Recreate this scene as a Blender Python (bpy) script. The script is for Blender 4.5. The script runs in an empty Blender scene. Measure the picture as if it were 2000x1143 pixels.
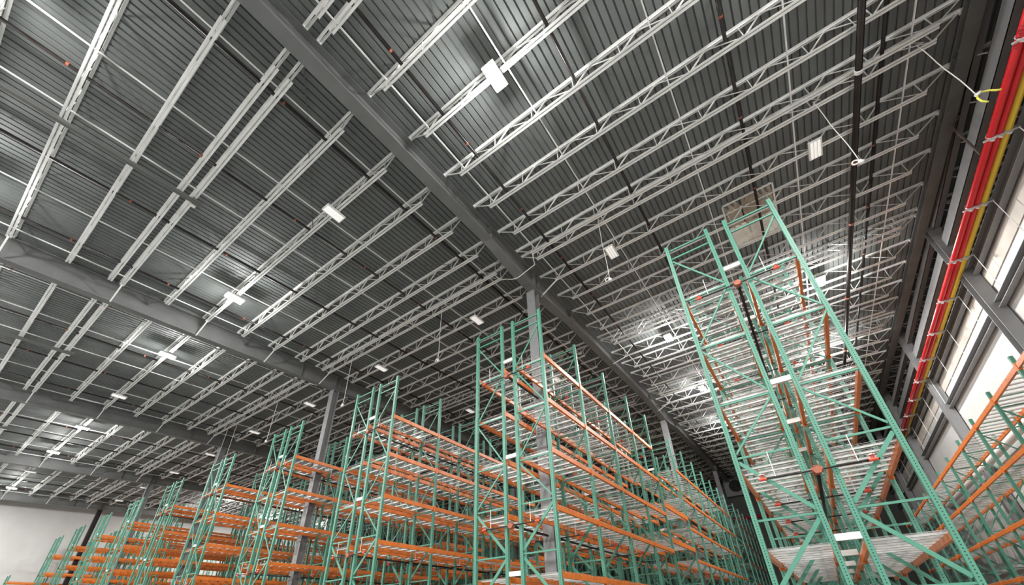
import bpy, math, random
from mathutils import Matrix, Vector
random.seed(7)
C = bpy.context.scene.collection
sc = bpy.context.scene
# ------------------------------------------------------------------ camera
CAMH = 1.65                       # eye height above the slab
PITCH, ROLL, YAW = 0.53802, 0.03446, 0.59986
F, PX, PY = 802.78139, 994.96719, 748.58103
Rm = Matrix.Rotation(YAW, 3, 'Z') @ Matrix.Rotation(PITCH, 3, 'X') @ Matrix.Rotation(ROLL, 3, 'Y')
cam_d = bpy.data.cameras.new('camera'); cam = bpy.data.objects.new('camera', cam_d); C.objects.link(cam)
rx, fw, up = Rm.col[0], Rm.col[1], Rm.col[2]
cam.matrix_world = Matrix(((rx[0], up[0], -fw[0], 0), (rx[1], up[1], -fw[1], 0), (rx[2], up[2], -fw[2], CAMH), (0, 0, 0, 1)))
cam_d.sensor_width = 36; cam_d.lens = 36 * F / 2000
cam_d.shift_x = (1000 - PX) / 2000; cam_d.shift_y = (PY - 571.5) / 2000
cam_d.clip_start = 0.05; cam_d.clip_end = 400
sc.camera = cam
def pix(x, y, z):
    v = Vector((x, y, z - CAMH)); q = Rm.transposed() @ v
    if q[1] < 0.1: return None
    return PX + F * q[0] / q[1], PY - F * q[2] / q[1]
# ------------------------------------------------------------------ world, exposure
w = bpy.data.worlds.new('world'); sc.world = w; w.use_nodes = True
w.node_tree.nodes['Background'].inputs[0].default_value = (0.75, 0.8, 0.85, 1)
w.node_tree.nodes['Background'].inputs[1].default_value = 0.0
sc.view_settings.view_transform = 'Standard'; sc.view_settings.look = 'None'
sc.view_settings.gamma = 1; sc.view_settings.use_curve_mapping = False
sc.view_settings.exposure = 0.12
LAMP_W, GLOW_W, LENS_E = 600.0, 380.0, 60.0
# ------------------------------------------------------------------ materials
def mat(name, col, rough=0.6, metal=0.0, var=0.0, scale=3.0, bump=0.0):
    m = bpy.data.materials.new(name); m.use_nodes = True
    nt = m.node_tree; b = nt.nodes['Principled BSDF']
    b.inputs['Base Color'].default_value = (*col, 1); b.inputs['Roughness'].default_value = rough
    b.inputs['Metallic'].default_value = metal
    if var:
        tc = nt.nodes.new('ShaderNodeTexCoord'); n = nt.nodes.new('ShaderNodeTexNoise'); n.inputs['Scale'].default_value = scale
        n.inputs['Detail'].default_value = 5
        r = nt.nodes.new('ShaderNodeValToRGB')
        r.color_ramp.elements[0].position = 0.3; r.color_ramp.elements[1].position = 0.7
        r.color_ramp.elements[0].color = (*[c * (1 - var) for c in col], 1)
        r.color_ramp.elements[1].color = (*[min(1, c * (1 + var)) for c in col], 1)
        nt.links.new(tc.outputs['Object'], n.inputs['Vector']); nt.links.new(n.outputs['Fac'], r.inputs['Fac'])
        nt.links.new(r.outputs['Color'], b.inputs['Base Color'])
        if bump:
            bp = nt.nodes.new('ShaderNodeBump'); bp.inputs['Strength'].default_value = bump
            nt.links.new(n.outputs['Fac'], bp.inputs['Height']); nt.links.new(bp.outputs['Normal'], b.inputs['Normal'])
    return m
def post_mat(name, col):
    """painted steel with the rows of keyholes punched down every face"""
    m = mat(name, col, 0.42)
    nt = m.node_tree; b = nt.nodes['Principled BSDF']; N = nt.nodes.new; L = nt.links.new
    tc = N('ShaderNodeTexCoord'); sx = N('ShaderNodeSeparateXYZ'); L(tc.outputs['Object'], sx.inputs[0])
    def mth(op, a, bb=None):
        n = N('ShaderNodeMath'); n.operation = op
        for i, v in enumerate((a, bb)):
            if v is None: continue
            if isinstance(v, (int, float)): n.inputs[i].default_value = v
            else: L(v, n.inputs[i])
        return n.outputs[0]
    zz = mth('ABSOLUTE', mth('SUBTRACT', mth('FRACT', mth('DIVIDE', sx.outputs[2], 0.0508)), 0.5))
    zh = mth('LESS_THAN', zz, 0.2)
    ax = mth('LESS_THAN', mth('ABSOLUTE', sx.outputs[0]), 0.009)
    ay = mth('LESS_THAN', mth('ABSOLUTE', sx.outputs[1]), 0.009)
    h = mth('MULTIPLY', zh, mth('MAXIMUM', ax, ay))
    mx = N('ShaderNodeMix'); mx.data_type = 'RGBA'
    mx.inputs['A'].default_value = (*col, 1); mx.inputs['B'].default_value = (0.012, 0.03, 0.025, 1)
    L(h, mx.inputs['Factor']); L(mx.outputs['Result'], b.inputs['Base Color'])
    return m
GREEN = (0.085, 0.27, 0.195)
M = dict(
    deck=mat('painted roof deck', (0.135, 0.147, 0.143), 0.68, 0.0, 0.12, 1.2),
    joist=mat('light grey joist paint', (0.80, 0.81, 0.79), 0.4, 0.0, 0.1, 2.0),
    girder=mat('grey steel primer', (0.165, 0.172, 0.17), 0.5, 0.0, 0.12, 1.5, 0.04),
    column=mat('grey column paint', (0.24, 0.245, 0.25), 0.5, 0.0, 0.12, 2.0),
    girt=mat('grey wall steel', (0.24, 0.245, 0.25), 0.5, 0, 0.1, 2),
    green=post_mat('mint green rack paint with punched holes', GREEN),
    brace=mat('mint green rack paint', GREEN, 0.42, 0, 0.05, 4),
    orange=mat('orange beam paint', (0.70, 0.185, 0.032), 0.38, 0, 0.1, 6),
    galv=mat('galvanised pallet support', (0.62, 0.62, 0.60), 0.38, 0.25, 0.12, 5),
    white=mat('white enamel', (0.78, 0.78, 0.75), 0.45),
    cord=mat('white cord', (0.7, 0.7, 0.66), 0.5),
    yellow=mat('yellow paint', (0.80, 0.55, 0.05), 0.35),
    ycord=mat('yellow cord', (0.75, 0.70, 0.10), 0.5),
    red=mat('red pipe paint', (0.62, 0.02, 0.025), 0.25, 0, 0.06, 2),
    redhead=mat('red sprinkler valve', (0.65, 0.08, 0.04), 0.5, 0, 0.3, 30),
    rust=mat('rusty orange coupling', (0.36, 0.11, 0.06), 0.6, 0, 0.2, 20),
    black=mat('black steel pipe', (0.016, 0.012, 0.011), 0.3, 0.2, 0.4, 3),
    dark=mat('dark grey strut', (0.10, 0.105, 0.10), 0.5),
    floor=mat('sealed concrete', (0.20, 0.20, 0.198), 0.5, 0, 0.1, 0.6),
    wallw=mat('white wall panel', (0.56, 0.555, 0.54), 0.6, 0, 0.05, 0.7),
    walld=mat('dark metal wall panel', (0.07, 0.072, 0.07), 0.6, 0, 0.15, 1),
    beige=mat('stained beige wall liner', (0.50, 0.46, 0.41), 0.7, 0, 0.12, 1.5),
    tarp=mat('beige insulation blanket', (0.40, 0.34, 0.27), 0.8, 0, 0.3, 2.2, 0.4),
    tarpw=mat('pale insulation blanket', (0.88, 0.85, 0.76), 0.8, 0, 0.2, 2.2, 0.4),
    ink=mat('black stencil ink', (0.01, 0.01, 0.01), 0.7),
    inkr=mat('dark red lettering', (0.22, 0.01, 0.02), 0.6),
    darkcol=mat('near-black column colour', (0.03, 0.022, 0.024), 0.5),  # much darker base colour, used on the leftmost column line only
    brown=mat('rust brown strut', (0.10, 0.07, 0.055), 0.6),
)
def emis(name, col, s):
    m = bpy.data.materials.new(name); m.use_nodes = True; b = m.node_tree.nodes['Principled BSDF']
    b.inputs['Base Color'].default_value = (0.9, 0.9, 0.9, 1)
    b.inputs['Emission Color'].default_value = (*col, 1); b.inputs['Emission Strength'].default_value = s
    return m
M['lens'] = emis('lit lamp lens', (1, 0.96, 0.88), LENS_E)
M['lensoff'] = emis('dimmed lamp lens', (1, 0.97, 0.92), 0.45)  # weak glow added to unlit lenses, standing in for light bounced onto them
# ------------------------------------------------------------------ mesh builder
class MB:
    def __init__(s): s.v = []; s.f = []
    def hexa(s, p):
        n = len(s.v); s.v += [tuple(q) for q in p]
        s.f += [tuple(n + i for i in q) for q in ((0, 3, 2, 1), (4, 5, 6, 7), (0, 1, 5, 4), (1, 2, 6, 5), (2, 3, 7, 6), (3, 0, 4, 7))]
        return s
    def box(s, x0, x1, y0, y1, z0, z1):
        return s.hexa([(x0, y0, z0), (x1, y0, z0), (x1, y1, z0), (x0, y1, z0), (x0, y0, z1), (x1, y0, z1), (x1, y1, z1), (x0, y1, z1)])
    def frame_(s, p, q, ref):
        p, q = Vector(p), Vector(q); d = (q - p).normalized(); r = Vector(ref)
        if abs(d.dot(r)) > 0.95: r = Vector((1, 0, 0)) if abs(d.x) < 0.9 else Vector((0, 1, 0))
        a = d.cross(r).normalized(); b = a.cross(d).normalized(); return p, q, a, b
    def bar(s, p, q, w, h, ref=(0, 0, 1)):
        p, q, a, b = s.frame_(p, q, ref); a = a * w / 2; b = b * h / 2
        return s.hexa([p - a - b, p + a - b, q + a - b, q - a - b, p - a + b, p + a + b, q + a + b, q - a + b])
    def tube(s, pts, r, n=8):
        rings = []; P = [Vector(t) for t in pts]
        for i, c in enumerate(P):
            d = (P[min(i + 1, len(P) - 1)] - P[max(i - 1, 0)]).normalized()
            ref = Vector((0, 0, 1)) if abs(d.z) < 0.95 else Vector((0, 1, 0))
            a = d.cross(ref).normalized(); b = a.cross(d).normalized(); k = len(s.v)
            for j in range(n):
                t = 2 * math.pi * j / n; s.v.append(tuple(c + a * r * math.cos(t) + b * r * math.sin(t)))
            rings.append(k)
        for u, t in zip(rings, rings[1:]):
            for j in range(n): s.f.append((u + j, u + (j + 1) % n, t + (j + 1) % n, t + j))
        s.f.append(tuple(rings[0] + j for j in reversed(range(n)))); s.f.append(tuple(rings[-1] + j for j in range(n)))
        return s
    def prism(s, prof, axis, a0, a1):
        n = len(prof); k = len(s.v)
        for a in (a0, a1):
            for (u, t) in prof:
                s.v.append({'x': (a, u, t), 'y': (u, a, t), 'z': (u, t, a)}[axis])
        for j in range(n): s.f.append((k + j, k + (j + 1) % n, k + n + (j + 1) % n, k + n + j))
        s.f.append(tuple(k + j for j in reversed(range(n)))); s.f.append(tuple(k + n + j for j in range(n)))
        return s
    def mesh(s, name, m, smooth=False):
        me = bpy.data.meshes.new(name); me.from_pydata(s.v, [], s.f); me.materials.append(m)
        if smooth: me.polygons.foreach_set('use_smooth', [True] * len(me.polygons))
        me.update(); return me
def put(me, name, parent=None, loc=(0, 0, 0), rot=None):
    o = bpy.data.objects.new(name, me); C.objects.link(o); o.parent = parent; o.location = loc
    if rot: o.rotation_euler = rot
    return o
def tag(o, label=None, cat=None, group=None, kind=None):
    if label: o['label'] = label
    if cat: o['category'] = cat
    if group: o['group'] = group
    if kind: o['kind'] = kind
    return o
def thing(name, label, cat, loc=(0, 0, 0), group=None):
    return tag(put(None, name, None, loc), label, cat, group)
ORD = 'first second third fourth fifth sixth seventh eighth ninth tenth eleventh twelfth thirteenth fourteenth fifteenth sixteenth'.split()
def ordn(i):
    if i < len(ORD): return ORD[i]
    k = i + 1; return str(k) + ('th' if k % 100 in (11, 12, 13) else {1: 'st', 2: 'nd', 3: 'rd'}.get(k % 10, 'th'))
# ------------------------------------------------------------------ dimensions (z above slab)
XA, ROW, D, GAP, Y0, TOP = -0.849, 7.133, 1.10, 0.482, 9.69, 9.505 + CAMH
BAY = 2.64
SL = 0.045
def roof(y): return CAMH + 13.17 + SL * y         # top of joists = underside of deck
GX = [-6.56, -20.83, -35.10, -49.37, -63.64]
GR = [7.71, 21.98]
LEV = [1.17, 2.80, 4.42, 6.05, 7.68]
YE0, YE1 = -24.0, 58.5
# ------------------------------------------------------------------ the shell
def struct(name, mb, m): return tag(put(mb.mesh(name, m), name), kind='structure')
struct('floor', MB().box(-67, 22.6, YE0, YE1 + 0.3, -0.2, 0), M['floor'])
dk = MB(); x = -66.6; pit = 0.2
xs = []
while x < 22.3:
    xs += [(x, 0.0), (x + 0.15, 0.0), (x + 0.162, 0.045), (x + 0.188, 0.045)]; x += pit
for (px_, dz) in xs:
    dk.v += [(px_, YE0, roof(YE0) + dz), (px_, YE1, roof(YE1) + dz)]
n = len(xs)
for i in range(n - 1): dk.f.append((2 * i, 2 * i + 1, 2 * i + 3, 2 * i + 2))
k = len(dk.v)
dk.v += [(-66.6, YE0, roof(YE0) + .2), (22.3, YE0, roof(YE0) + .2), (22.3, YE1, roof(YE1) + .2), (-66.6, YE1, roof(YE1) + .2)]
dk.f.append((k, k + 1, k + 2, k + 3))
struct('ceiling', dk, M['deck'])
def slopewall(name, axis, a0, a1, b0, b1, m, t=None):
    mb = MB()
    if axis == 'x':
        top0, top1 = (t, t) if t else (roof(b0) + .1, roof(b1) + .1)
        mb.hexa([(a0, b0, 0), (a1, b0, 0), (a1, b1, 0), (a0, b1, 0), (a0, b0, top0), (a1, b0, top0), (a1, b1, top1), (a0, b1, top1)])
    else:
        mb.box(b0, b1, a0, a1, 0, roof(a0) + .1)
    return struct(name, mb, m)
slopewall('wall_left', 'x', -66.6, -66.3, YE0, YE1, M['wallw'])
slopewall('wall_far', 'y', YE1, YE1 + .3, -66.3, 22.3, M['walld'])
slopewall('wall_near', 'y', YE0 - .3, YE0, -66.3, 22.3, M['wallw'])
slopewall('wall_outer_right', 'x', 22.3, 22.6, YE0, YE1, M['walld'])
slopewall('wall_right', 'x', 8.27, 8.42, YE0, YE1, M['wallw'], 11.25 + CAMH)
# stained liner strip near the top of the white wall
struct('trim_1', MB().box(8.235, 8.27, YE0, YE1, CAMH + 10.25, CAMH + 10.78), M['beige'])
# panel joints of the white wall
# ------------------------------------------------------------------ girders
def ibeam(mb, xc, w, y0, y1, zb, zt, tf=0.03, tw=0.015):
    """sloped I section along y; zb, zt functions of y"""
    def slab(xa, xb, f0, f1):
        mb.hexa([(xa, y0, f0(y0)), (xb, y0, f0(y0)), (xb, y1, f0(y1)), (xa, y1, f0(y1)), (xa, y0, f1(y0)), (xb, y0, f1(y0)), (xb, y1, f1(y1)), (xa, y1, f1(y1))])
    slab(xc - w / 2, xc + w / 2, lambda y: zb(y), lambda y: zb(y) + tf)
    slab(xc - w / 2, xc + w / 2, lambda y: zt(y) - tf, lambda y: zt(y))
    slab(xc - tw / 2, xc + tw / 2, lambda y: zb(y) + tf, lambda y: zt(y) - tf)
COLY = [11.75, 30.6, 49.4]
def gbot(gi, y):
    if gi == 0:
        b = CAMH + 12.37 + 0.045 * y
        for cy in COLY + [-7.1]:
            dd = abs(y - cy)
            if dd < 3.3: b -= 0.34 * (3.3 - dd) / 2.6 if dd > 0.7 else 0.34
        return b
    if gi == 9: return CAMH + 12.80 + 0.045 * y
    return CAMH + 12.10 + 0.048 * y
GNAME = ['central roof girder running away over the middle rack row', 'roof girder, next one left of the central girder',
         'roof girder, two to the left of the central girder', 'roof girder, three to the left of the central girder', 'roof girder nearest the white left wall']
def make_girder(gi, xc, label):
    zt = lambda y: roof(y) - 0.09
    g = thing('roof_girder', label, 'girder', (xc, 0, 0), None)
    br = sorted({YE0, YE1} | {c + s for c in COLY + [-7.1] for s in (-3.3, -.7, .7, 3.3) if YE0 < c + s < YE1}) if gi == 0 else [YE0, -7, 11.7, 30, YE1]
    mb = MB()
    for a, b in zip(br, br[1:]):
        fa, fb = gbot(gi, a), gbot(gi, b)
        ibeam(mb, 0, 0.40 if gi == 0 else 0.34, a, b, (lambda y, a=a, b=b, fa=fa, fb=fb: fa + (fb - fa) * (y - a) / (b - a)), zt)
    put(mb.mesh('steel_section', M['girder']), 'steel_section', g)
    st = [c + s for c in COLY for s in (-3.3, -.15, .15, 3.3)] if gi == 0 else [c + s for c in COLY for s in (-2.3, -.15, .15, 2.3)]
    for y in st:
        put(MB().box(-.19 if gi == 0 else -.16, .19 if gi == 0 else .16, y - .008, y + .008, gbot(gi, y) + .03, zt(y) - .03).mesh('stiffener', M['girder']), 'stiffener', g)
    return g
girders = []
for gi, xc in enumerate(GX): girders.append(make_girder(gi, xc, 'dark grey steel ' + GNAME[gi]))
girders.append(make_girder(9, GR[0], 'dark grey steel roof girder over the right wall, beside the red pipes'))
girders.append(make_girder(9, GR[1], 'dark steel roof girder beyond the right wall, in the unlit bay'))
# columns
def make_column(xc, y, zt, label, w=0.39, d=0.38, m='column'):
    t = thing('steel_column', label, 'column', (xc, y, 0), None)
    mb = MB()
    mb.box(-w / 2, w / 2, -d / 2, -d / 2 + .02, 0.03, zt).box(-w / 2, w / 2, d / 2 - .02, d / 2, 0.03, zt).box(-.01, .01, -d / 2 + .02, d / 2 - .02, 0.03, zt)
    put(mb.mesh('shaft', M[m]), 'shaft', t)
    put(MB().box(-w / 2 - .04, w / 2 + .04, -d / 2 - .04, d / 2 + .04, 0, .03).mesh('base_plate', M[m]), 'base_plate', t)
    put(MB().box(-w / 2, w / 2, -d / 2 - .03, d / 2 + .03, zt, zt + .025).mesh('cap_plate', M[m]), 'cap_plate', t)
    return t
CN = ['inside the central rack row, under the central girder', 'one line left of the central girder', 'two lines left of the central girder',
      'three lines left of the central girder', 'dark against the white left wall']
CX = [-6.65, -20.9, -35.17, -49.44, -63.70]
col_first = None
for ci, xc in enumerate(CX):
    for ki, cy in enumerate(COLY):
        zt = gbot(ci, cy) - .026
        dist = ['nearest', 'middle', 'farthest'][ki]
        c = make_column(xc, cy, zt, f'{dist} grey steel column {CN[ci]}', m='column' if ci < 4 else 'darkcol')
        if ci == 0 and ki == 0: col_first = c
# stencilled marks on the first column
mk = MB(); base = CAMH + 5.82
for r_ in range(3):
    for c_ in range(2):
        for g_ in range(3):
            x0 = -.13 + c_ * .14 + g_ * .036; z0 = base + r_ * .10
            if r_ == 2 and c_ == 1 and g_ == 2: continue
            mk.box(x0, x0 + .028, -.193, -.1905, z0, z0 + .014).box(x0, x0 + .010, -.193, -.1905, z0 + .014, z0 + .045).box(x0 + .004, x0 + .03, -.193, -.1905, z0 + .030, z0 + .052)
put(mk.mesh('stencil_marks', M['ink']), 'stencil_marks', col_first)
# ------------------------------------------------------------------ open-web joists
LJ = GX[0] - GX[1]
HJ = 0.62
def joist_meshes(L):
    tc = MB(); bc = MB(); wb = MB()
    for s in (-1, 1):
        y = s * .044
        tc.box(.16, L - .16, y - .032, y + .032, -.006, 0).box(.16, L - .16, y + s * -.028 - .003, y + s * -.028 + .003, -.06, 0)
        if L > 5:
            bc.box(.88, L - .88, y - .032, y + .032, -HJ, -HJ + .006).box(.88, L - .88, y - s * .028 - .003, y - s * .028 + .003, -HJ, -HJ + .058)
    seat = MB()
    for a, b in ((.0, .2), (L - .2, L)): seat.box(a - .14 if a == 0 else a, b if a == 0 else b + .14, -.06, .06, -.09, -.006)
    if L > 5:
        nb = round((L - 1.9) / 1.373) + 1; st = (L - 1.9) / (nb - 1); B = [.95 + st * i for i in range(nb)]
        zt, zb = -.04, -HJ + .04
        wb.bar((.2, 0, zt), (B[0], 0, zb), .03, .03); wb.bar((L - .2, 0, zt), (B[-1], 0, zb), .03, .03)
        for i, b in enumerate(B):
            wb.bar((b, 0, zb), (b, 0, zt), .022, .022)
            if i < nb - 1:
                T = b + .53
                wb.bar((b, 0, zb), (T, 0, zt), .034, .034); wb.bar((T, 0, zt), (B[i + 1], 0, zb), .02, .02)
    return tc.mesh('top_chord', M['joist']), (bc.mesh('bottom_chord', M['joist']) if L > 5 else None), (wb.mesh('web', M['joist']) if L > 5 else None), seat.mesh('bearing_seat', M['joist'])
JM = joist_meshes(LJ)
JY = [-5.2, -3.6, -2.05, -.5, .75, 1.13, 2.70, 4.27, 5.85, 7.42, 8.92, 10.2, 10.6, 12.15, 13.75, 15.3, 16.9, 18.3, 18.7, 20.35, 21.95, 23.55, 25.15, 26.7, 27.1,
      28.7, 30.2, 31.8, 33.4, 34.9, 35.3, 36.9, 38.5, 40.1, 41.7, 43.3, 43.7, 45.3, 46.9, 48.5, 50.1, 51.7, 52.1, 53.7, 55.3, 56.9]
BAYN = [('in the dark bay beyond the right wall', GR[0]), ('in the bay right of the central girder', GX[0]), ('in the bay left of the central girder', GX[1]),
        ('in the third bay from the right', GX[2]), ('in the fourth bay from the right', GX[3]), ('in the leftmost full bay', GX[4])]
for bn, gx in BAYN:
    ks = 0
    for y in JY:
        zt = roof(y)
        vis = False
        for t in range(0, 15):
            q = pix(gx + LJ * t / 14, y, zt - .3)
            if q and -150 < q[0] < 2150 and -170 < q[1] < 1200: vis = True
        if not vis: continue
        if gx == GR[0] and (y > 45): continue
        j = thing('roof_joist', f'pale steel joist {bn}, {ordn(ks)} from the near edge', 'joist', (gx, y, zt), 'roof joists ' + bn)
        ks += 1
        for me, nm in zip(JM, ('top_chord', 'bottom_chord', 'web', 'bearing_seat')): put(me, nm, j)
# short joists between the last girder and the left wall
JS = joist_meshes(2.5)
ks = 0
for y in JY:
    if y < 1.5 or y > 30: continue
    j = thing('roof_joist', f'short grey joist resting on the white left wall, {ordn(ks)} from the near edge', 'joist', (-66.2, y, roof(y)), 'short joists at the left wall')
    ks += 1
    put(JS[0], 'top_chord', j); put(JS[3], 'bearing_seat', j)
# flange braces from joist ends down to the girder bottoms: parts of the girders
for gi, xc in enumerate(GX):
    ys = [(-2.05, 1), (1.13, 1), (4.27, 1), (7.42, 1), (10.6, 1), (10.6, -1), (18.7, 1), (27.1, 1)]
    if gi == 0: ys = [(12.15, 1), (20.35, 1), (28.7, 1)]
    for y, s in ys:
        zb = gbot(gi, y)
        put(MB().bar((s * .98, y, roof(y) - HJ - .01), (s * .12, y, zb - .012), .05, .03).mesh('flange_brace', M['joist']), 'flange_brace', girders[gi])
# ------------------------------------------------------------------ bridging, sprinkler pipes, struts
def along(name, label, cat, x, dz, y0, y1, kind, m, r=.02, group=None, heads=None):
    t = thing(name, label, cat, (x, y0, roof(y0) + dz), group)
    dzz = roof(y1) - roof(y0)
    if kind == 'angle':
        mb = MB().bar((0, 0, 0), (0, y1 - y0, dzz), r * 2, r * 2)
        put(mb.mesh('angle_bar', M[m]), 'angle_bar', t)
    else:
        put(MB().tube([(0, 0, 0), (0, y1 - y0, dzz)], r, 12).mesh('pipe_run', M[m], True), 'pipe_run', t)
    if heads:
        y = heads[0]
        while y < min(y1, 34):
            z = (y - y0) * SL
            h = MB().tube([(0, y - y0 - .03, z), (0, y - y0 + .03, z + .05 * SL)], r * 1.12, 10).tube([(0, y - y0, z), (0, y - y0, z + .08)], .013, 6)
            h.tube([(0, y - y0, z + .07), (0, y - y0, z + .09)], .022, 8)
            put(h.mesh('sprinkler_head', M['rust']), 'sprinkler_head', t); y += heads[1]
    return t
side = {GX[0]: 'first bay from the right', GX[1]: 'second bay from the right', GX[2]: 'third bay from the right', GX[3]: 'fourth bay from the right', GX[4]: 'leftmost bay'}
for gx in GX:
    offs = (1.09, 3.88, 7.28, 10.1, 12.86) if gx == GX[0] else (1.4, 4.0, 7.9, 10.2, 12.9)
    for i, o in enumerate(offs):
        along('joist_bridging', f'thin pale bridging bar, {ordn(i)} from the left girder, {side[gx]}', 'bridging bar', gx + o, -.50, -6, 57, 'angle', 'joist', .017, 'bridging bars')
    po = (1.6, 5.17, 8.83, 12.35) if gx == GX[0] else (1.86, 5.45, 9.05, 12.5)
    for i, o in enumerate(po):
        along('sprinkler_pipe', f'black sprinkler pipe under the deck, {ordn(i)} from the left girder, {side[gx]}', 'pipe', gx + o, -.27, -6, 56, 'pipe', 'black', .048, 'sprinkler branch pipes',
              (2.2 + .7 * i - 6, 3.05))
    if gx != GX[0]:
        rs = along('roof_strut', f'dark grey strut slung under the joists in the {side[gx]}', 'strut', gx + 7.55, -.70, -6, 1.35, 'angle', 'dark', .055)
        put(MB().box(-.09, .09, 7.1, 7.4, .30, .42).mesh('junction_box', M['dark']), 'junction_box', rs)
        put(MB().box(-.22, -.10, 7.15, 7.3, .26, .34).mesh('white_tag', M['white']), 'white_tag', rs)
t = along('sprinkler_main', 'thick black sprinkler main hung below the joists near the right wall', 'pipe', 5.05, -.80, -6, 56, 'pipe', 'black', .085)
for y in (10.0, 13.3, 16.4, 22, 28, 34):
    h = MB().tube([(0, y + 6, (y + 6) * SL - .01), (0, y + 6.10, (y + 6.1) * SL)], .105, 12)
    put(h.mesh('coupling', M['rust' if y > 13 else 'joist']), 'coupling', t)
for y in (8.92, 16.9, 25.15, 33.4):
    put(MB().tube([(0, y + 6, (y + 6) * SL + .08), (0, y + 6, (y + 6) * SL + .7)], .012, 6).mesh('hanger_rod', M['joist']), 'hanger_rod', t)
# ------------------------------------------------------------------ lamps
lampbody = MB().box(-.185, .185, -.35, .35, .03, .09).box(-.10, .10, -.12, .12, .09, .17).mesh('housing', M['white'])
lampfin = MB()
for i in range(3): lampfin.box(-.13 + i * .10, -.07 + i * .10, -.31, .31, 0, .031)
lampon = MB().box(-.165, .165, -.33, .33, -.012, .03).mesh('lens', M['lens'])
lampoff = lampfin.mesh('lens', M['lensoff'])
lamprod = MB().tube([(0, -.2, .09), (0, -.2, .42)], .008, 6).tube([(0, .2, .09), (0, .2, .42)], .008, 6).mesh('hanger', M['white'])
ad = bpy.data.lights.new('lamp light', 'AREA'); ad.shape = 'RECTANGLE'; ad.size = .33; ad.size_y = .66; ad.energy = LAMP_W; ad.color = (1, .985, .96); ad.spread = math.radians(170)
pd = bpy.data.lights.new('lamp glow', 'POINT'); pd.energy = GLOW_W; pd.shadow_soft_size = .15; pd.color = (1, .98, .965)
AX = {0: 'aisle left of the nearest rack', 1: 'aisle along the right wall'}
for i in range(2, 10): AX[-i + 1] = f'{ordn(i)} aisle counted from the right'
LIT = {(1, 0): 1, (0, 0): 1, (-1, 0): 0, (-2, 0): 1, (-3, 0): 1, (-4, 0): 0, (-5, 0): 1, (-6, 0): 1, (-7, 0): 0, (-8, 0): 1,
       (1, 2): 1, (0, 2): 1, (-7, 2): 1, (-8, 2): 1, (1, 3): 1, (0, 3): 1, (-7, 3): 1, (-8, 3): 1, (0, 4): 1, (-8, 4): 1}
RN = {-3: 'farthest behind the camera', -2: 'well behind the camera', -1: 'just above the camera', 0: 'nearest in view', 1: 'second crosswise line of lamps', 2: 'third crosswise line of lamps', 3: 'fourth crosswise line of lamps', 4: 'fifth crosswise line of lamps'}
for jy in range(-3, 5):
    y = 4.24 + 7.88 * jy
    for ix in range(-8, 2):
        if jy < -2: continue
        if jy < 0: lit = 1
        else: lit = LIT.get((ix, jy), 0)
        if jy >= 3 and not lit: continue
        x = -3.03 + 7.06 * ix
        st = 'lit and glaring' if lit else 'dimmed'
        lbl = f'{st} highbay lamp, {ordn(-ix + 1)} aisle from the right, {ordn(jy)} crosswise line in view' if jy >= 0 else f'lit highbay lamp behind the camera, {ordn(-ix + 1)} aisle from the right, {ordn(-jy - 1)} line back'
        t = thing('highbay_lamp', lbl, 'lamp', (x, y, CAMH + 12.4 + .05 * y - .02), 'highbay lamps')
        put(lampbody, 'housing', t); put(lampon if lit else lampoff, 'lens', t); put(lamprod, 'hanger', t)
        if lit:
            a = bpy.data.objects.new('lamp_light', ad); C.objects.link(a); a.parent = t; a.location = (0, 0, -.03)
            b = bpy.data.objects.new('lamp_glow', pd); C.objects.link(b); b.parent = t; b.location = (0, 0, -.22)
# ------------------------------------------------------------------ pallet racks
PW = .094
XO = [0, D, D + GAP, 2 * D + GAP]
def post_mesh(h):
    mb = MB(); a = PW / 2; t = .004
    mb.box(-a, a, -a, -a + t, 0, h).box(-a, -a + t, -a, a, 0, h).box(a - t, a, -a, a, 0, h)
    mb.box(-a, -a + .02, a - t, a, 0, h).box(a - .02, a, a - t, a, 0, h)
    return mb.mesh('post', M['green'])
POST = post_mesh(TOP); 
FOOT = MB().box(-.08, .08, -.07, .07, 0, .012).mesh('foot_plate', M['brace'])
HZ = [9.33, 9.0, 7.42, 5.83, 4.23, 2.96, 1.67, .38, -.9]
def frame_mesh(mirror, top=9.505):
    mb = MB(); dz = top - 9.505
    hz = [z + dz for z in HZ] if dz == 0 else [z for z in [top - .25, top - .6, 4.4, 2.96, 1.67, .38, -.9]]
    L_, R_ = (.05, D - .05)
    for i, z in enumerate(hz):
        mb.box(.04, D - .04, -.02, .02, z + CAMH - .02, z + CAMH + .02)
    for i in range(1, len(hz) - 1):
        a, b = hz[i] - .09, hz[i + 1] + .09
        leftfirst = (i % 2 == 1)
        if mirror: leftfirst = not leftfirst
        xa, xb = (L_, R_) if leftfirst else (R_, L_)
        wd = .04 if a > 3 else .075
        mb.bar((xa, 0, a + CAMH), (xb, 0, b + CAMH), .03, wd)
    return mb.mesh('upright_frame', M['brace'])
FR = [frame_mesh(False), frame_mesh(True)]
def solid_frame(mirror, top=9.505):
    """far frame as one mesh: two posts and their bracing"""
    mb = MB(); a = PW / 2
    for x in (0, D): mb.box(x - a, x + a, -a, a, 0, top + CAMH)
    src = FR[1 if mirror else 0]; k = len(mb.v)
    mb.v += [tuple(v.co) for v in src.vertices]; mb.f += [tuple(k + i for i in p.vertices) for p in src.polygons]
    return mb.mesh('upright_frame', M['brace'])
SF = [solid_frame(False), solid_frame(True)]
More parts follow.
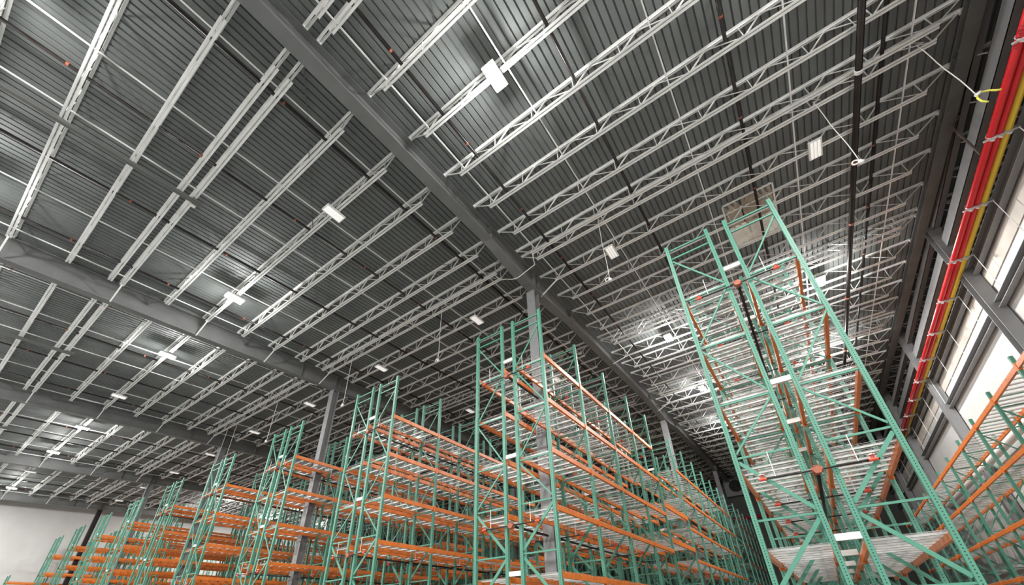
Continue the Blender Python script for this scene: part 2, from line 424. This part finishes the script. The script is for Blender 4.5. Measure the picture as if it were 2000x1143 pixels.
def beam_mesh(L, s, h=.15, ins=0.0):
    """stepped box beam along +y, face towards s, with a clipped end plate at each end"""
    mb = MB()
    pr = [(-.035, -h), (.035, -h), (.035, 0), (-.005, 0), (-.005, -.04), (-.035, -.04)]
    if s < 0: pr = [(-u, z) for u, z in reversed(pr)]
    mb.prism(pr, 'y', .045 + ins / 2, L - .045 - ins / 2)
    for y0, y1 in ((ins, ins + .05), (L - ins - .05, L - ins)):
        xx = s * (PW / 2 + .004)
        mb.box(min(xx, xx - s * .007), max(xx, xx - s * .007), y0, y1, -h - .055, .03)
        ye = y0 + .043 if y0 == ins else y0 + .003
        mb.box(-PW / 2, PW / 2, ye, ye + .004, -h - .055, .03)
    return mb.mesh('beam', M['orange'])
BM = {s: beam_mesh(BAY, s) for s in (-1, 1)}
GAPL = 24.38 - (Y0 + 4 * BAY)
BT = {s: beam_mesh(GAPL, s, .2, .03) for s in (-1, 1)}
def deck_mesh(L, nch, wires=True):
    mb = MB(); w = .036
    for i in range(nch):
        y = (i + .5) * L / nch
        mb.prism([(y - w, -.012), (y - w, -.05), (y + w, -.05), (y + w, -.012), (y + w - .004, -.012), (y + w - .004, -.046), (y - w + .004, -.046), (y - w + .004, -.012)], 'x', -.022, D + .022)
    if wires:
        n = int(L / .10)
        for i in range(n):
            y = (i + .5) * L / n
            mb.box(-.034, D + .034, y - .002, y + .002, -.004, 0)
            if i % 2: mb.box(-.040, -.034, y - .003, y + .003, -.045, .002).box(D + .034, D + .040, y - .003, y + .003, -.045, .002)
        for i in range(10): mb.box(.02 + i * (D - .04) / 9 - .002, .02 + i * (D - .04) / 9 + .002, .01, L - .01, -.008, -.004)
    return mb.mesh('wire_deck', M['galv'])
DKM = {}
def dkm(L):
    if round(L, 3) not in DKM: DKM[round(L, 3)] = deck_mesh(L, 3)
    return DKM[round(L, 3)]
SPC = MB().box(D + PW / 2, D + GAP - PW / 2, -.03, -.026, -.06, .06).box(D + PW / 2, D + GAP - PW / 2, -.03, .03, -.06, -.056).box(D + PW / 2, D + GAP - PW / 2, -.03, .03, .056, .06).mesh('row_spacer', M['white'])
def slats_box(mb, x0, y, z):
    mb.box(x0 - .02, x0 + D + .02, y - .036, y + .036, z - .05, z - .046)
def rack(xa, ys, nb, label, detail, levels=LEV, name='pallet_rack', sides=(0, 1), group='pallet racks', bay=BAY, posts=None, frames=None):
    t = thing(name, label, 'pallet rack', (xa, ys, 0), group)
    for k in range(nb + 1):
        for s in sides:
            x0 = XO[2 * s]; y = k * bay
            if detail >= 2:
                f = put((frames or FR)[s], 'upright_frame', t, (x0, y, 0))
                for xo in (0, D):
                    p = put(posts or POST, 'post', f, (xo, 0, 0))
                    if detail >= 3: put(FOOT, 'foot_plate', f, (xo, 0, 0))
            else: put(SF[s], 'upright_frame', t, (x0, y, 0))
        if len(sides) == 2 and detail >= 1:
            for z in (7.9, 4.45, 1.22): put(SPC, 'row_spacer', t, (0, k * bay, z + CAMH))
    nbm = 0; rest = MB(); nsl = 0; srest = MB()
    for k in range(nb):
        for zl in reversed(levels):
            for s in sides:
                for e in (0, 1):
                    fs = -1 if e == 0 else 1
                    if nbm < 100 and detail >= 1:
                        put(BM[fs], 'beam', t, (XO[2 * s + e], k * bay, zl + CAMH)); nbm += 1
                    else:
                        x0 = XO[2 * s + e]; rest.box(x0 - .027, x0 + .027, k * bay + .04, (k + 1) * bay - .04, zl + CAMH - .135, zl + CAMH)
                for i in range(2):
                    y = k * bay + .05 + i * (bay - .1) / 2
                    if nsl < 100 and detail >= 2:
                        put(dkm((bay - .1) / 2 - .01), 'wire_deck', t, (XO[2 * s], y, zl + CAMH)); nsl += 1
                    else:
                        for q in range(3): slats_box(srest, XO[2 * s], y + (q + .5) * (bay - .1) / 6, zl + CAMH)
    if rest.v: tag(put(rest.mesh('beams', M['orange']), 'beam', t), kind='stuff')
    if srest.v: tag(put(srest.mesh('wire_decks', M['galv']), 'wire_deck', t), kind='stuff')
    return t
def tunnel(xa, label):
    ys = Y0 + 4 * BAY
    t = thing('tunnel_rack_bay', label, 'rack bay', (xa, ys, 0), 'tunnel bays over the cross aisle')
    sr = MB()
    for zl in (4.92, 3.32):
        for s in (0, 1):
            for e in (0, 1): put(BT[-1 if e == 0 else 1], 'beam', t, (XO[2 * s + e], 0, zl + CAMH))
            for i in range(3):
                put(dkm((GAPL - .1) / 3 - .01), 'wire_deck', t, (XO[2 * s], .05 + i * (GAPL - .1) / 3, zl + CAMH))
    return t
RL = [f'{ordn(i)} row from the right' for i in range(10)]
S2 = 24.38; S3 = S2 + 6 * BAY + 4.06
for n in range(10):
    xa = XA - n * ROW
    rack(xa, Y0, 4, f'tall green and orange racking, {RL[n]}, near section' + [' filling the right foreground', ' around the nearest column', '', ' by the second column', '', '', '', '', '', ' at the left wall'][n], 3 if n < 2 else (2 if n < 6 else 1))
    rack(xa, S2, 6, f'green and orange racking, {RL[n]}, section beyond the cross aisle', 2 if n < 2 else (1 if n < 4 else 0))
    if n < 8: rack(xa, S3, 4, f'green and orange racking, {RL[n]}, farthest section', 0)
    if n < 6: tunnel(xa, f'orange beams bridging the cross aisle high up, {RL[n]}')
# low rack by the right wall
H2 = 6.32
P2 = post_mesh(H2 + CAMH); F2 = [frame_mesh(False, H2), frame_mesh(True, H2)]
rack(6.27, 13.83, 12, 'single low green and orange rack along the white right wall, under the red pipes', 2, LEV[:4], sides=(0,), bay=2.66, posts=P2, frames=F2, name='wall_rack', group='low racks')
# short rack at far left
P3 = post_mesh(5.85 + CAMH); F3 = [frame_mesh(False, 5.85)] * 2
rack(-65.6, 7.75, 5, 'short rack with reddish beams in the lower left corner before the white wall', 2, [.9, 2.4, 3.9, 5.3], sides=(0,), posts=P3, frames=F3, name='wall_rack', group='low racks')
# ------------------------------------------------------------------ in-rack sprinklers
def inrack(xa, z, label, n):
    xc = xa + D + GAP / 2 - .03
    t = thing('in_rack_sprinkler_line', label, 'sprinkler line', (xc, Y0, z + CAMH), 'in-rack sprinkler lines')
    put(MB().tube([(0, -.05, 0), (0, 4 * BAY, 0)], .035, 10).mesh('main_pipe', M['black'], True), 'main_pipe', t)
    e = MB().tube([(0, -.15, 0), (0, -.04, 0)], .075, 12).tube([(-.09, -.08, 0), (.09, -.08, 0)], .055, 10).tube([(0, -.08, -.08), (0, -.08, .08)], .05, 10)
    for a in range(6):
        th = a * math.pi / 3
        e.tube([(.075 * math.cos(th), -.16, .075 * math.sin(th)), (.075 * math.cos(th), -.03, .075 * math.sin(th))], .014, 6)
    put(e.mesh('grooved_end_tee', M['rust']), 'grooved_end_tee', t)
    arm = MB().tube([(-1.0, 0, 0), (.95, 0, 0)], .018, 8).mesh('arm_pipe', M['black'], True)
    hd = MB().tube([(-.07, 0, 0), (.07, 0, 0)], .032, 8).tube([(0, 0, 0), (0, 0, .07)], .03, 8)
    for a in range(5):
        th = a * 2 * math.pi / 5
        hd.tube([(0, 0, .05), (.06 * math.cos(th), .06 * math.sin(th), .10)], .008, 5)
    hd = hd.mesh('sprinkler_head', M['redhead']); 
    gd = MB().tube([(0, 0, .08), (0, 0, .10)], .055, 10).mesh('water_shield', M['white'])
    rod = MB().tube([(0, 0, 0), (0, 0, .52)], .008, 6).mesh('hanger_rod', M['white'])
    for k in range(5):
        y = -.10 if k == 0 else k * BAY - .12
        put(arm, 'arm_pipe', t, (0, y, 0))
        for sx_ in (-.93, .86):
            h = put(hd, 'sprinkler_head', t, (sx_, y, 0)); put(gd, 'water_shield', h)
            put(rod, 'hanger_rod', t, (sx_ * .75, y, .02))
for n in range(6):
    for z, nm in ((7.25, 'upper'), (2.42, 'lower')):
        inrack(XA - n * ROW, z, f'{nm} black in-rack sprinkler line with red heads, {RL[n]}', n)
# ------------------------------------------------------------------ right wall steel, pipes, brackets
for i, (z0, z1, xw, lb) in enumerate(((10.88, 11.28, .16, 'grey wall girt just behind the red and yellow pipes'), (9.33, 9.62, .16, 'grey wall girt crossing the white wall below the pipes'),
                                  (12.53, 12.98, .16, 'upper grey girt above the pipes, nearer the pipes'), (13.53, 13.88, .16, 'topmost grey girt beside the roof girder'))):
    t = thing('wall_girt', lb, 'girt', (8.0, 0, CAMH + z0), 'wall girts')
    h = z1 - z0
    mb = MB().box(0, .2, -10, YE1, 0, .02).box(0, .2, -10, YE1, h - .02, h).box(.19, .2, -10, YE1, 0, h) if z1 < 12 else MB().box(0, .2, -10, YE1, 0, .02).box(0, .2, -10, YE1, h - .02, h).box(.0, .015, -10, YE1, 0, h)
    put(mb.mesh('channel', M['girt']), 'channel', t)
for i, y in enumerate((9.7, 19.7, 29.7, 39.7, 49.7)):
    c = make_column(8.02, y, roof(y) - .01 - .03, f'grey steel post standing against the white right wall, {ordn(i)} from the camera', .40, .42, 'girt')
PIPX = ((7.475, .085, 'red', 'outer red pipe of three on the brackets along the right wall'), (7.642, .082, 'red', 'middle red pipe between the outer red pipe and the yellow one'), (7.818, .094, 'yellow', 'yellow pipe beside two red pipes along the right wall'))
for x, r, m, lb in PIPX:
    t = thing('wall_pipe', lb, 'pipe', (x, -6, CAMH + 11.17 + r), 'pipes along the right wall')
    put(MB().tube([(0, 0, 0), (0, 63, 0)], r, 16).mesh('pipe_run', M[m], True), 'pipe_run', t)
    for y in (9.9, 24.6, 38.0):
        lt = MB()
        for g in range(7):
            yy = y + 6 + g * .085
            for ang in (0.25, ):
                # small block letters wrapped on the underside facing the aisle
                zc = -r * .72; xc = -r * .72
                lt.bar((xc - .03, yy, zc + .028), (xc + .03, yy, zc - .028), .012, .006, (1, 0, 1))
                if g % 2: lt.bar((xc - .03, yy, zc + .028), (xc - .03, yy + .05, zc + .028), .012, .006, (1, 0, 1))
                if g % 3: lt.bar((xc, yy, zc), (xc, yy + .05, zc), .012, .006, (1, 0, 1))
        put(lt.mesh('pipe_lettering', M['inkr']), 'pipe_lettering', t)
ks = 0
y = 4.7
while y < 52:
    t = thing('pipe_bracket', f'galvanised strut bracket with clamps carrying the red and yellow pipes, {ordn(ks)} from the near end', 'bracket', (8.0, y, CAMH + 11.15), 'pipe brackets'); ks += 1
    put(MB().box(-.72, -.0, -.02, .02, -.025, .015).mesh('strut', M['galv']), 'strut', t)
    for x, r, m, lb in PIPX:
        cx = x - 8.0; cl = MB(); pts = []
        for a in range(-3, 10):
            th = math.radians(a * 30 - 0); pts.append((cx + (r + .008) * math.cos(th), 0, .02 + r + (r + .008) * math.sin(th)))
        cl.bar((cx - r * .9, 0, -.035), (cx - r * .2, 0, -.10), .05, .014).bar((cx + r * .5, 0, -.03), (cx - r * .2, 0, -.10), .05, .014).box(cx - .03, cx + .03, -.03, .03, -.05, -.02)
        cl.tube(pts, .012, 6)
        put(cl.mesh('pipe_clamp', M['galv']), 'pipe_clamp', t)
    put(MB().tube([(-.02, 0, 0), (-.02, 0, -1.53)], .012, 6).mesh('hanger_rod', M['joist']), 'hanger_rod', t)
    y += 2.75
t = thing('wall_duct', 'long round white duct running along the right wall behind the low rack', 'duct', (7.98, -6, CAMH + 6.15))
put(MB().tube([(0, 0, 0), (0, 64, 0)], .16, 20).mesh('duct_run', M['white'], True), 'duct_run', t)
t = thing('diagonal_brace', 'rusty brown diagonal brace hanging beside the red pipes at upper right', 'brace', (7.7, 14.1, CAMH + 11.75))
put(MB().bar((0, 0, 0), (0, 0, 1.55), .05, .05).bar((0, 0, 1.53), (.22, -.2, 1.62), .04, .04).mesh('angle_bar', M['brown']), 'angle_bar', t)
# ------------------------------------------------------------------ hanging cords
CORDS = [(-2.85, 'beside an unlit lamp, right of the central girder'), (4.04, 'beside the black main above the right rack'), (-10.8, 'left of the central rack row'), (-17.45, 'over the rack row by the second column'),
         (-24.85, 'above the fifth rack row'), (-31.4, 'by the third column, left of its twin'), (-30.05, 'by the third column, right of its twin')]
def cord(x, lb, m, zb=10.05, yel=False):
    y = 10.4; zt = roof(y) - HJ - CAMH
    t = thing('power_cord', f'{"white cord with a yellow looped tail" if yel else "white hanging cord with a ring end"} {lb}', 'cord', (x, y, zb + CAMH), 'hanging power cords')
    mb = MB(); pts = [(.010 * math.sin(i * 1.3), 0, (zt - zb) * (1 - i / 8)) for i in range(9)]
    put(MB().tube(pts, .012, 6).mesh('cable', M['cord'], True), 'cable', t)
    if not yel:
        rg = [(-.09 + .07 * math.cos(a * math.pi / 6), 0, .02 + .07 * math.sin(a * math.pi / 6)) for a in range(13)]
        put(MB().tube(rg, .02, 6).tube([(0, 0, .02), (.02, 0, -.09)], .045, 8).tube([(-.05, 0, -.03), (.06, 0, -.05)], .04, 8).mesh('plug_coil', M['cord'], True), 'plug_coil', t)
    else:
        put(MB().tube([(0, 0, 0), (.1, .03, .06), (.22, .05, .02), (.30, .05, -.08), (.36, .05, -.12)], .022, 6).tube([(0, 0, 0), (-.04, 0, -.1), (-.02, .02, -.22), (.05, .03, -.32)], .022, 6).mesh('looped_tail', M['ycord'], True), 'looped_tail', t)
        put(MB().tube([(-.03, 0, 0), (.08, 0, .05)], .035, 8).mesh('tape', M['cord'], True), 'tape', t)
    put(MB().tube([(0, 0, zt - zb), (.2, .1, zt - zb + .08), (.1, .2, zt - zb + .4)], .012, 6).mesh('drop_clip', M['cord']), 'drop_clip', t)
for x, lb in CORDS: cord(x, lb, 'cord')
cord(6.38, 'at the upper right near the red pipes', 'cord', 10.36, True)
def rod(x0, y0, x1, y1, lb, dz=-.14, r=.012, nm='rod_brace', cat='brace rod', m='dark'):
    t = thing(nm, lb, cat, (x0, y0, roof(y0) + dz))
    put(MB().tube([(0, 0, 0), (x1 - x0, y1 - y0, roof(y1) - roof(y0))], r, 6).mesh('rod', M[m]), 'rod', t)
rod(-6.75, .95, -20.6, 10.4, 'thin dark brace rod crossing left bay, starting at the central girder near the top')
rod(-6.75, 10.4, -20.6, .95, 'thin dark brace rod crossing left bay, starting at the nearest central column', -.18)
rod(-9.6, -3.3, -13.2, 1.2, 'thin dark cable slanting across the deck at upper left to a junction box', -.30, .008, 'roof_cable', 'cable')
# flexible conduit looping under the central girder beside the paired joists
t = thing('flexible_conduit', 'white flexible conduit looping under the central girder just before the nearest column', 'conduit', (GX[0], 10.45, gbot(0, 10.45) - .03))
zj = roof(10.4) - HJ - gbot(0, 10.45) - .0
put(MB().tube([(-1.0, -.25, zj), (-.93, -.1, zj - .10), (-.84, .1, zj - .12), (-.6, .1, .22), (-.35, .1, .05), (-.15, .1, -.02), (.0, .1, -.03), (.2, .1, .02), (.32, .1, .06), (.8, .1, zj - .25), (.86, -.1, zj - .1), (.95, -.25, zj)], .018, 8).mesh('conduit_run', M['cord'], True), 'conduit_run', t)
# ------------------------------------------------------------------ roof hatch with insulation
t = thing('roof_hatch', 'square roof opening lined with beige insulation above the right rack', 'roof hatch', (2.0, 14.55, roof(14.55)))
x0, x1, y0, y1 = -.82, .85, -1.25, 1.2
def rz(y): return SL * y
fr = MB()
for a, b, c, d in ((x0 - .05, x0, y0, y1), (x1, x1 + .05, y0, y1), (x0, x1, y0 - .05, y0), (x0, x1, y1, y1 + .05)): fr.box(a, b, c, d, -.1, .04)
put(fr.mesh('curb_frame', M['joist']), 'curb_frame', t)
def blanket(name, a, b, c, d, z, m):
    mb = MB(); nx, ny = 8, 8
    for i in range(nx + 1):
        for j in range(ny + 1):
            mb.v.append((a + (b - a) * i / nx, c + (d - c) * j / ny, z - .04 * math.sin(i * 2.1 + j) * math.sin(j * 1.7) - .05))
    for i in range(nx):
        for j in range(ny):
            k = i * (ny + 1) + j; mb.f.append((k, k + 1, k + ny + 2, k + ny + 1))
    o = put(mb.mesh(name, M[m], True), name, t); md = o.modifiers.new('thickness', 'SOLIDIFY'); md.thickness = .03
blanket('insulation_blanket', x0, -.25, y0, .1, 0, 'tarp'); blanket('insulation_blanket', -.2, .4, y0, .1, -.02, 'tarp'); blanket('insulation_blanket', .35, x1, y0, .3, 0, 'tarp')
blanket('pale_insulation', x0, -.1, .05, y1, -.01, 'tarpw'); blanket('pale_insulation', -.1, x1, .1, y1, -.03, 'tarpw')
# ------------------------------------------------------------------ far end
t = thing('exhaust_fan', 'dim grey square exhaust fan box high on the dark far wall', 'fan', (-5.9, YE1 - .6, CAMH + 13.2))
bx = MB().box(-1.3, 1.3, -.4, .6, 0, 2.3)
put(bx.mesh('housing', M['girt']), 'housing', t)
put(MB().tube([(0, -.46, 1.15), (0, -.38, 1.15)], .75, 24).mesh('fan_opening', M['ink']), 'fan_opening', t)
t = thing('wall_pipe', 'dim red pipe crossing the dark far wall below the fan', 'pipe', (-9, YE1 - .25, CAMH + 10.6), 'pipes on the far wall')
put(MB().tube([(0, 0, 0), (16, 0, 0)], .12, 12).mesh('pipe_run', M['red'], True), 'pipe_run', t)
